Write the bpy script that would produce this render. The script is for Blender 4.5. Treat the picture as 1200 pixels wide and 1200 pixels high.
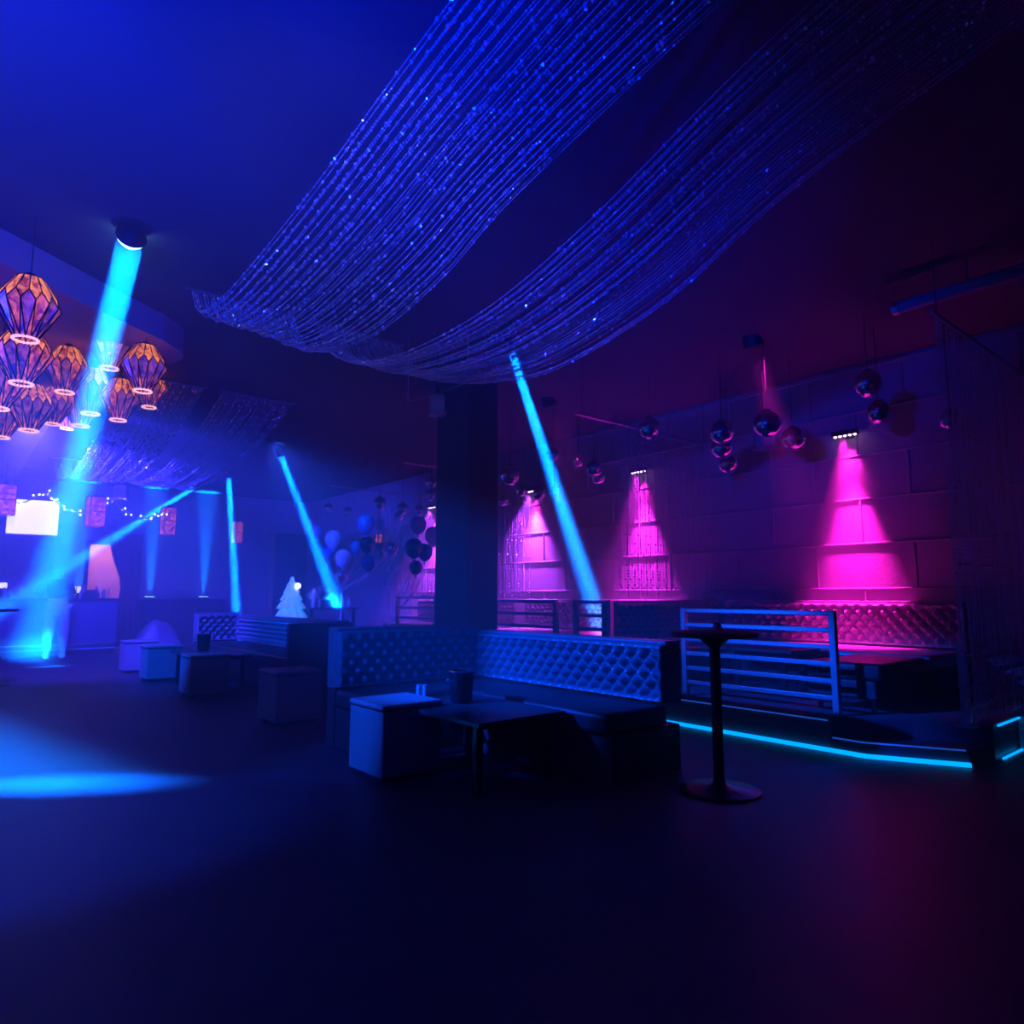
import bpy, bmesh, math, random
from mathutils import Vector, Matrix, noise
R = random.Random(7)
PI = math.pi
S = bpy.context.scene
C = S.collection
for o in list(bpy.data.objects):
    bpy.data.objects.remove(o)

# ------------------------------------------------------------------ camera, world, light, exposure
# world axes: x runs towards the block wall on the right, y towards the far wall behind the bar
TH = math.radians(39.7); CH = 1.1; FL = 800.0
PT = math.atan(98 / FL)
cam = bpy.data.objects.new('camera', bpy.data.cameras.new('camera'))
C.objects.link(cam)
cam.location = (0, 0, CH)
cam.rotation_euler = (PI / 2 + PT, 0, -TH)
cam.data.sensor_width = 36; cam.data.lens = 36 * FL / 1200
cam.data.clip_start = 0.05
S.camera = cam
S.view_settings.view_transform = 'Standard'
S.view_settings.look = 'None'
S.view_settings.gamma = 1
S.view_settings.exposure = 0
try:
    S.view_settings.use_curve_mapping = False
except Exception:
    pass
w = bpy.data.worlds.new('world'); S.world = w; w.use_nodes = True
w.node_tree.nodes['Background'].inputs[0].default_value = (0.01, 0.01, 0.05, 1)
w.node_tree.nodes['Background'].inputs[1].default_value = 0.05
# thin stage haze everywhere in the room
HAZE = 0.055
vs_ = w.node_tree.nodes.new('ShaderNodeVolumeScatter')
vs_.inputs['Color'].default_value = (1, 1, 1, 1); vs_.inputs['Density'].default_value = HAZE; vs_.inputs['Anisotropy'].default_value = 0
w.node_tree.links.new(vs_.outputs[0], w.node_tree.nodes['World Output'].inputs['Volume'])
cy = S.cycles
cy.max_bounces = 5; cy.diffuse_bounces = 2; cy.glossy_bounces = 3; cy.transmission_bounces = 4
cy.volume_bounces = 0; cy.transparent_max_bounces = 8
cy.sample_clamp_indirect = 4; cy.sample_clamp_direct = 0
cy.use_denoising = True
cy.caustics_reflective = False; cy.caustics_refractive = False
CEIL = 3.5

RIGHT = Vector((math.cos(TH), -math.sin(TH), 0)); FWD = Vector((math.sin(TH), math.cos(TH), 0))
CP, SP = math.cos(PT), math.sin(PT)
def ray(px, py):
    u = (px - 600) / FL; v = (600 - py) / FL
    d = RIGHT * u + FWD * (CP - SP * v); d.z = SP + CP * v
    return d
def at(px, py, t=None, x=None, y=None, z=None):
    """the point of the room seen at a pixel of the photograph, on one plane or at distance t"""
    d = ray(px, py)
    if x is not None: t = x / d.x
    if y is not None: t = y / d.y
    if z is not None: t = (z - CH) / d.z
    p = d * t; p.z += CH
    return p

# ------------------------------------------------------------------ materials
MATS = {}
def mat(name, col=(.1, .1, .1), rough=.5, metal=0., emit=None, es=1., spec=.5, bump=0., bscale=40., vary=.0, vscale=6., coat=0., alpha=1.):
    if name in MATS: return MATS[name]
    m = bpy.data.materials.new(name); m.use_nodes = True
    nt = m.node_tree; b = nt.nodes['Principled BSDF']
    b.inputs['Base Color'].default_value = (*col, 1)
    b.inputs['Roughness'].default_value = rough
    b.inputs['Metallic'].default_value = metal
    b.inputs['Specular IOR Level'].default_value = spec
    if coat: b.inputs['Coat Weight'].default_value = coat
    if alpha < 1: b.inputs['Alpha'].default_value = alpha
    if emit:
        b.inputs['Emission Color'].default_value = (*emit, 1); b.inputs['Emission Strength'].default_value = es
    tc = nt.nodes.new('ShaderNodeTexCoord')
    if vary:
        n = nt.nodes.new('ShaderNodeTexNoise'); n.inputs['Scale'].default_value = vscale; n.inputs['Detail'].default_value = 4
        nt.links.new(tc.outputs['Object'], n.inputs['Vector'])
        mx = nt.nodes.new('ShaderNodeMix'); mx.data_type = 'RGBA'
        mx.inputs['A'].default_value = (*[c * (1 - vary) for c in col], 1)
        mx.inputs['B'].default_value = (*[min(1, c * (1 + vary)) for c in col], 1)
        nt.links.new(n.outputs['Fac'], mx.inputs['Factor']); nt.links.new(mx.outputs['Result'], b.inputs['Base Color'])
    if bump:
        n2 = nt.nodes.new('ShaderNodeTexNoise'); n2.inputs['Scale'].default_value = bscale; n2.inputs['Detail'].default_value = 3
        nt.links.new(tc.outputs['Object'], n2.inputs['Vector'])
        bp = nt.nodes.new('ShaderNodeBump'); bp.inputs['Strength'].default_value = bump; bp.inputs['Distance'].default_value = .01
        nt.links.new(n2.outputs['Fac'], bp.inputs['Height']); nt.links.new(bp.outputs['Normal'], b.inputs['Normal'])
    MATS[name] = m
    return m

BLUE = (0.0, 0.065, 1.0); CYAN = (0.0, 0.145, 1.0); AZURE = (0.0, 0.11, 1.0); DEEP = (0.0, 0.015, 1.0); PINK = (1.0, 0.02, 0.62); VIOLET = (.30, .02, 1.0)
m_floor = mat('floor_vinyl', (.075, .036, .055), .48, spec=.3, bump=.12, bscale=9, vary=.35, vscale=2.5)
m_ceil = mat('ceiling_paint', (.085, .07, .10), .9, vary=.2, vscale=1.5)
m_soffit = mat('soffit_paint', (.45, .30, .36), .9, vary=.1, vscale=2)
m_wall = mat('wall_paint', (.30, .28, .32), .8, bump=.15, bscale=20, vary=.12)
m_block = mat('block_paint', (.42, .36, .42), .62, bump=.25, bscale=30, vary=.12, vscale=8)
m_black = mat('black_paint', (.012, .012, .014), .55, vary=.2)
m_blackmet = mat('black_metal', (.02, .02, .024), .35, .6)
m_steel = mat('brushed_steel', (.55, .56, .6), .32, 1., bump=.05, bscale=90)
m_chrome = mat('chrome', (.85, .86, .9), .08, 1.)
m_mirror = mat('mirror_globe', (.95, .95, 1), .07, 1., bump=.03, bscale=25)
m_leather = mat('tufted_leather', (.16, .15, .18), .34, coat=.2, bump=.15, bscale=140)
m_booth = mat('booth_leather_brightened', (.42, .36, .42), .3, coat=.2, bump=.15, bscale=140)  # leather colour lightened to strengthen the pink light on its tufts
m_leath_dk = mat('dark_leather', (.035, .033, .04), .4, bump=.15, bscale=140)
m_vinyl = mat('ottoman_vinyl', (.30, .28, .30), .5, bump=.15, bscale=120)
m_wood_dk = mat('dark_laminate', (.05, .045, .05), .3, vary=.3, vscale=12)
m_carpet = mat('platform_carpet', (.16, .13, .16), .95, bump=.4, bscale=220, vary=.2)
m_riser = mat('riser_laminate', (.10, .10, .13), .4, bump=.2, bscale=30, vary=.3)
m_led = mat('led_strip_glow', (.1, .4, .9), .5, emit=(0.0, .32, 1.0), es=2.0)
m_leddim = mat('led_trim_glow', (.2, .4, .9), .4, emit=(0.02, .16, 1.0), es=.45)
m_lens = mat('spot_lens', (.6, .9, 1), .2, emit=(.35, .9, 1.0), es=6)
m_lensb = mat('small_lens', (.2, .6, 1), .2, emit=(.05, .5, 1.0), es=1.5)
m_pinklens = mat('pink_led', (1, .8, .95), .2, emit=(1.0, .55, .9), es=6)
m_bead = mat('silver_bead', (.9, .92, 1), .22, .55)
m_bead2 = mat('dark_bead', (.7, .58, .85), .35, .25)
m_cord = mat('cord', (.03, .03, .03), .7)
m_lead = mat('lead_came', (.03, .012, .02), .4, .5)
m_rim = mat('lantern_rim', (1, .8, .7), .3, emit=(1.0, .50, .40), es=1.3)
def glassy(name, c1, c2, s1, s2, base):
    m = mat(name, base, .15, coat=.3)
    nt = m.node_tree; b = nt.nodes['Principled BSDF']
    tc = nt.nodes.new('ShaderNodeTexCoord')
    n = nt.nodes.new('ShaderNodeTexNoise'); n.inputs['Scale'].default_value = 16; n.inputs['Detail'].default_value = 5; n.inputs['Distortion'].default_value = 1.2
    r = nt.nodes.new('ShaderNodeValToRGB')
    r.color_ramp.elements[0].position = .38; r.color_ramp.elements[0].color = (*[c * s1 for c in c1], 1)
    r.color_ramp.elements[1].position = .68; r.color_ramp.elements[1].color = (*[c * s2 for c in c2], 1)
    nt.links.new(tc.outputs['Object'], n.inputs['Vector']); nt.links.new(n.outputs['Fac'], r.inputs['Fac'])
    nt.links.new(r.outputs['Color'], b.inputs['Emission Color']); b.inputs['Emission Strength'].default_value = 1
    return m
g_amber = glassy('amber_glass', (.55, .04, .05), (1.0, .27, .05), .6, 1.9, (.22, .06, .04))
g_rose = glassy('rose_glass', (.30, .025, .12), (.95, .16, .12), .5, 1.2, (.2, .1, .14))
g_roomglow = glassy('room_glow_glass', (.06, .02, .22), (.55, .10, .20), .6, .8, (.2, .17, .3))  # purple reflection of the blue room, put into the glass glow
m_screen = mat('white_screen', (1, 1, 1), .4, emit=(1.0, .96, .93), es=1.6)
m_white = mat('white_fabric', (.8, .8, .82), .8, bump=.3, bscale=30)
m_doorwood = mat('door_wood', (.72, .42, .34), .5, vary=.12, vscale=5)
m_maroon = mat('maroon_velvet', (.20, .04, .07), .85, bump=.2, bscale=60)
m_bot = mat('bottle_glass', (.35, .4, .5), .08, .2, coat=.5)
m_bal = {k: mat('balloon_' + k, c, r, me) for k, c, r, me in [
    ('blue', (.10, .30, .75), .3, 0), ('pale', (.45, .60, .8), .35, 0), ('navy', (.03, .07, .25), .15, .3),
    ('black', (.01, .01, .02), .12, 0), ('pink', (.9, .55, .75), .35, 0), ('purple', (.3, .2, .5), .35, 0), ('silver', (.6, .62, .7), .15, .9)]}

# ------------------------------------------------------------------ mesh builder
class MB:
    def __init__(s): s.v = []; s.f = []; s.mi = []
    def add(s, vs, fs, mi=0):
        k = len(s.v); s.v += [tuple(p) for p in vs]; s.f += [tuple(i + k for i in f) for f in fs]; s.mi += [mi] * len(fs); return s
    def box(s, x0, y0, z0, x1, y1, z1, mi=0):
        return s.add([(x0, y0, z0), (x1, y0, z0), (x1, y1, z0), (x0, y1, z0), (x0, y0, z1), (x1, y0, z1), (x1, y1, z1), (x0, y1, z1)],
              [(3, 2, 1, 0), (4, 5, 6, 7), (0, 1, 5, 4), (1, 2, 6, 5), (2, 3, 7, 6), (3, 0, 4, 7)], mi)
    def prism(s, pts, z0, z1, mi=0):
        n = len(pts)
        if sum(pts[i][0] * pts[(i + 1) % n][1] - pts[(i + 1) % n][0] * pts[i][1] for i in range(n)) < 0: pts = pts[::-1]
        vs = [(p[0], p[1], z0) for p in pts] + [(p[0], p[1], z1) for p in pts]
        return s.add(vs, [tuple(range(n - 1, -1, -1)), tuple(range(n, 2 * n))] + [(i, (i + 1) % n, n + (i + 1) % n, n + i) for i in range(n)], mi)
    def tube(s, pts, r, n=8, mi=0, caps=True):
        pts = [Vector(p) for p in pts]; rr = r if isinstance(r, (list, tuple)) else [r] * len(pts)
        vs = []; fs = []; up0 = None
        for i, p in enumerate(pts):
            d = (pts[min(i + 1, len(pts) - 1)] - pts[max(i - 1, 0)])
            d = d.normalized() if d.length > 1e-9 else Vector((0, 0, 1))
            if up0 is None: up0 = d.orthogonal().normalized()
            a = (up0 - d * up0.dot(d))
            a = a.normalized() if a.length > 1e-6 else d.orthogonal().normalized()
            up0 = a; b = d.cross(a)
            for k in range(n):
                t = 2 * PI * k / n; vs.append(p + (a * math.cos(t) + b * math.sin(t)) * rr[i])
        for i in range(len(pts) - 1):
            for k in range(n):
                fs.append((i * n + k, i * n + (k + 1) % n, (i + 1) * n + (k + 1) % n, (i + 1) * n + k))
        if caps: fs += [tuple(range(n - 1, -1, -1)), tuple(range((len(pts) - 1) * n, len(pts) * n))]
        return s.add(vs, fs, mi)
    def lathe(s, prof, n=24, c=(0, 0, 0), mi=0):
        vs = []; fs = []
        for r, z in prof:
            for k in range(n):
                t = 2 * PI * k / n; vs.append((c[0] + r * math.cos(t), c[1] + r * math.sin(t), c[2] + z))
        m = len(prof)
        for i in range(m - 1):
            for k in range(n): fs.append((i * n + k, i * n + (k + 1) % n, (i + 1) * n + (k + 1) % n, (i + 1) * n + k))
        if prof[0][0] > 1e-5: fs.append(tuple(range(n - 1, -1, -1)))
        if prof[-1][0] > 1e-5: fs.append(tuple(range((m - 1) * n, m * n)))
        return s.add(vs, fs, mi)
    def ball(s, c, r, n=16, sz=1., mi=0):
        return s.lathe([(max(1e-6, r * math.sin(PI * i / (n // 2))), -r * sz * math.cos(PI * i / (n // 2))) for i in range(n // 2 + 1)], n, c, mi)
    def octa(s, c, r, q, mi=0):
        vs = [c + q @ Vector(p) * r for p in ((1, 0, 0), (-1, 0, 0), (0, 1, 0), (0, -1, 0), (0, 0, 1.2), (0, 0, -1.2))]
        return s.add(vs, [(0, 2, 4), (2, 1, 4), (1, 3, 4), (3, 0, 4), (2, 0, 5), (1, 2, 5), (3, 1, 5), (0, 3, 5)], mi)
    def mesh(s, name, mats, smooth=False):
        me = bpy.data.meshes.new(name); me.from_pydata(s.v, [], s.f)
        for m in (mats if isinstance(mats, (list, tuple)) else [mats]): me.materials.append(m)
        me.polygons.foreach_set('material_index', s.mi)
        if smooth: me.polygons.foreach_set('use_smooth', [True] * len(me.polygons))
        me.update(); return me

def link(name, me, parent=None, loc=(0, 0, 0), rz=0):
    o = bpy.data.objects.new(name, me); C.objects.link(o); o.location = loc; o.rotation_euler = (0, 0, rz)
    if parent: o.parent = parent
    return o
def obj(name, mb, mats, parent=None, loc=(0, 0, 0), smooth=False, bevel=0., seg=2, rz=0, label=None):
    o = link(name, mb.mesh(name, mats, smooth), parent, loc, rz)
    if smooth or bevel:
        if smooth: o.data.set_sharp_from_angle(angle=math.radians(40))
    if bevel:
        b = o.modifiers.new('bevel', 'BEVEL'); b.width = bevel; b.segments = seg; b.limit_method = 'ANGLE'
    if label: o['label'] = label
    return o
def tag(o, label, cat, group=None):
    o['label'] = label; o['category'] = cat
    if group: o['group'] = group
    return o
def thing(name, label, cat, loc=(0, 0, 0), rz=0, group=None):
    o = bpy.data.objects.new(name, None); C.objects.link(o); o.location = loc; o.rotation_euler = (0, 0, rz); o.empty_display_size = .1
    return tag(o, label, cat, group)
def struct(name, mb, mats, bevel=0., smooth=False):
    o = obj(name, mb, mats, bevel=bevel, smooth=smooth); o['kind'] = 'structure'; return o
def dup(root, loc, label, rz=None, name=None):
    r = root.copy(); C.objects.link(r); r.location = loc; r['label'] = label
    if rz is not None: r.rotation_euler = (0, 0, rz)
    def rec(src, dst):
        for ch in list(src.children):
            c = ch.copy(); C.objects.link(c); c.parent = dst; rec(ch, c)
    rec(root, r)
    return r
def aim(o, d):
    o.rotation_mode = 'QUATERNION'; o.rotation_quaternion = Vector(d).to_track_quat('-Z', 'Y')
def spot(name, loc, target, power, col, ang, blend=.15, rad=.03, parent=None):
    l = bpy.data.lights.new(name, 'SPOT'); l.energy = power; l.color = col; l.spot_size = math.radians(ang); l.spot_blend = blend
    l.shadow_soft_size = rad
    o = bpy.data.objects.new(name, l); C.objects.link(o); loc = Vector(loc)
    o.location = loc - (parent.location if parent else Vector()); aim(o, Vector(target) - loc)
    if parent: o.parent = parent
    return o
def beam(loc, target, power, col, ang, rad, parent):
    l = bpy.data.lights.new('beam', 'AREA'); l.shape = 'DISK'; l.size = rad * 2; l.energy = power; l.color = col; l.spread = math.radians(ang)
    o = bpy.data.objects.new('beam', l); C.objects.link(o); loc = Vector(loc)
    o.location = loc - parent.location; aim(o, Vector(target) - loc); o.parent = parent
    return o
def point(name, loc, power, col, rad=.05, parent=None):
    l = bpy.data.lights.new(name, 'POINT'); l.energy = power; l.color = col; l.shadow_soft_size = rad
    o = bpy.data.objects.new(name, l); C.objects.link(o); o.location = Vector(loc) - (parent.location if parent else Vector())
    if parent: o.parent = parent
    return o

# ------------------------------------------------------------------ the room
X0, X1, Y0, Y1 = -5.0, 7.2, -4.0, 17.0
struct('floor', MB().box(X0 - .2, Y0 - .2, -.2, X1 + .2, Y1 + 3.2, 0), m_floor)
struct('ceiling', MB().box(X0 - .2, Y0 - .2, CEIL, X1 + .2, Y1 + 3.2, CEIL + .2), m_ceil)
struct('wall_left', MB().box(X0 - .2, Y0 - .2, 0, X0, Y1, CEIL), m_wall)
struct('wall_near', MB().box(X0, Y0 - .2, 0, X1, Y0, CEIL), m_wall)
# far wall with a doorway to a lit room
DX0, DX1, DZ = at(104, 660, y=17.0).x, at(152, 660, y=17.0).x, 2.2
f = MB()
f.box(X0, Y1, 0, DX0, Y1 + .2, CEIL).box(DX1, Y1, 0, X1 + .2, Y1 + .2, CEIL).box(DX0, Y1, DZ, DX1, Y1 + .2, CEIL)
struct('wall_far', f, m_wall)
f = MB().box(DX0 - .6, Y1 + 2.9, 0, DX1 + .6, Y1 + 3.0, 2.8).box(DX0 - .7, Y1 + .2, 0, DX0 - .6, Y1 + 3, 2.8).box(DX1 + .6, Y1 + .2, 0, DX1 + .7, Y1 + 3, 2.8).box(DX0 - .7, Y1 + .2, 2.8, DX1 + .7, Y1 + 3, 2.9)
struct('wall_back_room', f, mat('back_room_paint', (.8, .6, .52), .7))
YD = Y1 + 1.3
f = MB().box(DX0 - .3, YD, .01, DX1 + .3, YD + .04, 2.4)
f.box(DX0 + .46, YD - .008, .1, DX0 + .47, YD + .002, 2.3)
d1 = struct('door_1', f, m_doorwood)
obj('door_handle', MB().ball((DX0 + .62, YD - .04, 1.22), .035, 10).box(DX0 + .6, YD - .04, 1.16, DX0 + .64, YD, 1.28), m_chrome, d1, smooth=True)
t = MB()
for a, b, c, d in ((DX0 - .08, 0, DX0, DZ + .08), (DX1, 0, DX1 + .08, DZ + .08), (DX0, DZ, DX1, DZ + .08)):
    t.box(a, Y1 - .03, b, c, Y1, d)
struct('trim_1', t, m_wood_dk, bevel=.005)
lp = point('back_room_lamp', ((DX0 + DX1) / 2, Y1 + .45, 2.5), 70, (1, .42, .30), .08)
# second doorway frame at the corner of the far wall
q0 = at(319, 660, y=16.95).x
t = MB().box(q0 - .07, Y1 - .06, 0, q0 + .05, Y1, 2.72).box(q0 + .05, Y1 - .06, 2.66, X1, Y1, 2.72)
struct('trim_2', t, mat('oiled_wood', (.6, .3, .2), .4, vary=.2))
t = MB().box(q0 + .05, Y1 - .025, .02, X1, Y1 - .002, 2.66)
struct('door_2', t, m_black)
# block wall with raised joints between big blocks
f = MB(); f.box(X1, Y0 - .2, 0, X1 + .2, Y1, CEIL)
BL, BHh = .965, .457
row = 0; z = .24 - .457 + .015
while z < CEIL:
    if 0 < z < CEIL: f.box(X1 - .014, Y0, z - .013, X1 + .01, Y1, z + .013)
    y = Y0 - 1 - .62 + (BL / 2 if row % 2 else 0)
    while y < Y1:
        z0, z1 = max(.0, z + .0131), min(CEIL, z + BHh - .0131)
        if y > Y0 + .1: f.box(X1 - .013, y - .012, z0, X1 + .01, y + .012, z1)
        y += BL
    z += BHh; row += 1
wr = struct('wall_right', f, m_block, bevel=.01)
# curved dropped soffit above the bar
pts = [(X0, 4.0)] + [(-1.0, 4.6), (.25, 5.5), (.9, 5.97), (1.3, 6.24), (1.5, 6.45), (1.55, 6.62), (1.5, 6.82), (1.35, 7.0), (1.1, 7.1), (.9, 7.2), (.9, Y1), (X0, Y1)]
SOFF = list(pts)
def under_soffit(p):
    c = False; n = len(SOFF)
    for i in range(n):
        (xa, ya), (xb, yb) = SOFF[i], SOFF[i - 1]
        if (ya > p.y) != (yb > p.y) and p.x < (xb - xa) * (p.y - ya) / (yb - ya) + xa: c = not c
    return c
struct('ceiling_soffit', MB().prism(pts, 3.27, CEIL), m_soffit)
# the raised booth platform and its low step
plat = [(4.95, Y1), (4.95, 2.4), (5.3, 2.0), (5.52, 1.58), (X1, 1.58), (X1, Y1)]
struct('platform_riser', MB().prism(plat, 0, .225), m_riser)
struct('platform_carpet', MB().prism([(p[0] + (.012 if p[0] < 7 else 0), p[1]) for p in plat], .225, .237), m_carpet)
struct('step', MB().prism([(4.93, 2.4), (4.93, 2.17), (5.0, 2.03), (5.2, 1.63), (5.52, 1.585), (5.3, 2.0), (4.95, 2.4)][:6], 0, .11), m_riser)
struct('platform_side_box', MB().box(6.05, 1.0, 0, X1, 1.575, .24), mat('pale_riser', (.5, .52, .6), .5, vary=.1), bevel=.008)
struct('pillar', MB().box(4.24, 5.83, 0, 4.64, 6.46, CEIL), m_black, bevel=.01)

# LED strips along the platform
def strip(name, path, z0, z1, th, m, label):
    f = MB()
    for (xa, ya), (xb, yb) in zip(path, path[1:]):
        d = Vector((xb - xa, yb - ya)).normalized(); n = Vector((-d.y, d.x)) * th
        f.add([(xa, ya, z0), (xb, yb, z0), (xb - n.x, yb - n.y, z0), (xa - n.x, ya - n.y, z0), (xa, ya, z1), (xb, yb, z1), (xb - n.x, yb - n.y, z1), (xa - n.x, ya - n.y, z1)],
              [(3, 2, 1, 0), (4, 5, 6, 7), (0, 1, 5, 4), (1, 2, 6, 5), (2, 3, 7, 6), (3, 0, 4, 7)])
    return tag(obj(name, f, m), label, 'light strip')
strip('led_strip', [(4.928, 13.0), (4.928, 2.17), (4.998, 2.02), (5.19, 1.62)], .002, .03, .012, m_led, 'bright cyan light strip along the floor at the foot of the booth platform')
strip('led_strip', [(4.938, 13.0), (4.938, 2.42)], .212, .222, .008, m_leddim, 'thin dim blue light strip along the platform top edge under the railing')
strip('led_strip', [(4.916, 2.38), (4.916, 2.17), (4.986, 2.02), (5.17, 1.64)], .102, .112, .008, m_leddim, 'thin dim blue light strip around the top edge of the low step')
strip('led_strip', [(5.56, 1.565), (6.04, 1.565)], .222, .234, .012, m_led, 'short cyan light strip on the platform end beside the right handrail')
strip('led_strip', [(5.60, 1.562), (6.04, 1.562)], .002, .014, .012, m_led, 'short cyan light strip at floor level under the platform end')

# ------------------------------------------------------------------ seating
def tuft(L, H, th, cw, chh, dep, rim=.045):
    """deep buttoned back panel: front face towards -y, lower edge at z=0"""
    nx = max(8, int(L / cw * 9)); nz = max(8, int(H / chh * 9))
    f = MB(); vs = []; fs = []
    for j in range(nz + 1):
        for i in range(nx + 1):
            x = L * i / nx; z = H * j / nz
            u = x / cw; v = z / chh
            p = abs(math.sin(PI * (u + v))); q = abs(math.sin(PI * (u - v)))
            h = dep * (p * q) ** .8
            e = min(x, L - x, z * 1.2, H - z)
            k = max(0, min(1, (e - rim * .35) / rim)); k = k * k * (3 - 2 * k)
            r0 = max(0, min(1, e / .03)); r0 = math.sqrt(1 - (1 - r0) ** 2)
            yy = -(dep * .9 * (1 - k) + h * k) * r0
            vs.append((x, yy, z))
    for j in range(nz):
        for i in range(nx):
            a = j * (nx + 1) + i; fs.append((a, a + 1, a + nx + 2, a + nx + 1))
    f.add(vs, fs)
    f.box(0, .001, 0, L, th, H)
    return f
def banquette(label, loc, rz, L, D, H, seat=.42, legs=0., back=True, ms=None, seat0=0., seat1=None, arm=None, dk=False, cw=.11, group=None, name='banquette_sofa', th=.13, cat='sofa'):
    root = thing(name, label, cat, loc, rz, group)
    s1 = L if seat1 is None else seat1
    ml = m_leath_dk if dk else (ms or m_leather)
    z0 = legs
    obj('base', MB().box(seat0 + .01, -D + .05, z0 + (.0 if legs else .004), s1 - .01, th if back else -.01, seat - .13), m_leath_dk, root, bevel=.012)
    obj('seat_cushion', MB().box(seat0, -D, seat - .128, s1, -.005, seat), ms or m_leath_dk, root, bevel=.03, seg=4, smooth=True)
    if back:
        if s1 < L or seat0 > 0:
            obj('back_support', MB().box(0, .002, z0 + .004, L, th - .002, seat), m_leath_dk, root, bevel=.006)
        o = obj('tufted_back', tuft(L, H - seat - .01, th, cw, cw * 1.1, .075), ml, root, (0, 0, seat + .005), smooth=True)
        obj('back_rail', MB().box(-.004, -.02, H - .012, L + .004, th + .004, H + .012), ml, root, bevel=.01, seg=3)
    if arm == 'end':
        obj('end_panel', MB().box(L + .001, -D - .05, .002, L + .09, th, H - .005), m_leath_dk, root, bevel=.015, seg=3)
    if arm == 'start':
        obj('end_panel', MB().box(-.09, -D - .05, .002, -.001, th, H - .005), m_leath_dk, root, bevel=.015, seg=3)
    if legs:
        n = max(2, int(L / 1.1) + 1)
        for i in range(n):
            xx = seat0 + .08 + (s1 - seat0 - .16) * i / (n - 1)
            for yy in (-D + .1, -.06):
                obj('leg', MB().tube([(xx, yy, 0), (xx, yy, legs + .003)], [.018, .03], 8), m_black, root)
    return root
banquette('blue-lit deep-buttoned sofa with one dark open end behind the low black table', (3.57, 4.70, 0), -PI / 2, 1.94, .57, .80, .42)
s = banquette('shadowed buttoned sofa with bright blue left end behind the nearest cube', (2.27, 4.765, 0), 0, 1.30, .55, .85, .42, seat1=.72, dk=False)
banquette('long buttoned sofa running away behind the second cube, dark end panel', (3.57, 10.84, 0), -PI / 2, 3.4, .57, .80, .42, arm='end')
banquette('short buttoned sofa lit pale blue at the far left end of the seating', (2.95, 10.905, 0), 0, .62, .55, .83, .42, seat1=.045)
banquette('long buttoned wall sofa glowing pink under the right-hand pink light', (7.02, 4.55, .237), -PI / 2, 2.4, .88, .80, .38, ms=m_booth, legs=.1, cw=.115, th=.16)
banquette('dark sofa seen in shadow between the railing and the first beaded curtain', (5.15, 4.66, .237), 0, 1.78, .6, .80, .38, legs=.1, seat1=.9)
banquette('low dark bench without back at the right end of the pink sofa', (5.25, 2.72, .237), 0, .86, .56, .38, .37, legs=.11, back=False, name='bench', cat='bench')
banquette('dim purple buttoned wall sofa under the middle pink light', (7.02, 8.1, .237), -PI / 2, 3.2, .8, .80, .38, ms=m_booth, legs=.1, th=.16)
banquette('faint buttoned wall sofa just beyond the black pillar', (7.02, 11.2, .237), -PI / 2, 2.9, .8, .80, .38, legs=.1, th=.16)

def cube(loc, label):
    root = thing('cube_ottoman', label, 'ottoman', loc, 0, 'cube ottomans in a row')
    obj('body', MB().box(0, 0, .03, .42, .42, .42), m_vinyl, root, bevel=.012, seg=3)
    obj('seat_pad', MB().box(-.004, -.004, .421, .424, .424, .452), m_vinyl, root, bevel=.012, seg=3)
    obj('piping', MB().box(-.006, -.006, .416, .426, .426, .424), m_leath_dk, root)
    for x in (.06, .36):
        for y in (.06, .36): obj('foot', MB().box(x - .025, y - .025, 0, x + .025, y + .025, .031), m_black, root)
    return root
c0 = cube((2.06, 3.68, 0), 'nearest and largest cube ottoman, left face lit blue, beside the low black table')
dup(c0, (2.24, 5.83, 0), 'second nearest blue cube ottoman, standing in front of a dark sofa end panel')
dup(c0, (2.13, 8.0, 0), 'dark middle cube ottoman, third from the camera in the row')
dup(c0, (2.10, 9.86, 0), 'fourth cube ottoman in the row, next to last before the bar')
dup(c0, (2.09, 11.15, 0), 'farthest cube ottoman in the row, left face bright blue')

# low cocktail tables
def low_table(loc, L, Wd, H, label):
    root = thing('cocktail_table', label, 'table', loc)
    obj('table_top', MB().box(0, 0, H - .03, Wd, L, H), m_wood_dk, root, bevel=.006)
    for y in (.12, L - .12):
        obj('apron', MB().box(.06, y - .02, H - .06, Wd - .06, y + .02, H - .031), m_blackmet, root)
        for x in (.08, Wd - .08): obj('leg', MB().box(x - .022, y - .022, 0, x + .022, y + .022, H - .06), m_blackmet, root)
    return root
low_table((2.30, 3.05, 0), 1.0, .66, .41, 'low black cocktail table in front of the blue-lit sofa')
low_table((2.30, 8.3, 0), 1.3, .6, .41, 'low black table among the cube ottomans farther back')
low_table((5.55, 3.0, .237), .9, .5, .40, 'low dark table behind the railing by the pink sofa')

def bucket(loc, label, r=.085, h=.2):
    root = thing('ice_bucket', label, 'bucket', loc)
    obj('body', MB().lathe([(r * .72, 0), (r * .8, .01), (r, h), (r * .93, h), (r * .7, .03), (1e-5, .03)], 20), m_blackmet, root, smooth=True)
    obj('rim', MB().tube([(r * math.cos(2 * PI * k / 20), r * math.sin(2 * PI * k / 20), h) for k in range(21)], .006, 6), m_chrome, root, smooth=True)
    for sg in (-1, 1):
        obj('handle', MB().tube([(sg * r, -.03, h * .75), (sg * (r + .025), -.02, h * .72), (sg * (r + .03), 0, h * .7), (sg * (r + .025), .02, h * .72), (sg * r, .03, h * .75)], .005, 6), m_chrome, root, smooth=True)
    return root
bucket((2.66, 3.72, .411), 'dark ice bucket on the low table in front of the shadowed sofa')
bucket((2.62, 9.3, .411), 'dark ice bucket on the table among the cube ottomans')
p = at(483, 816, z=.412)
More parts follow.
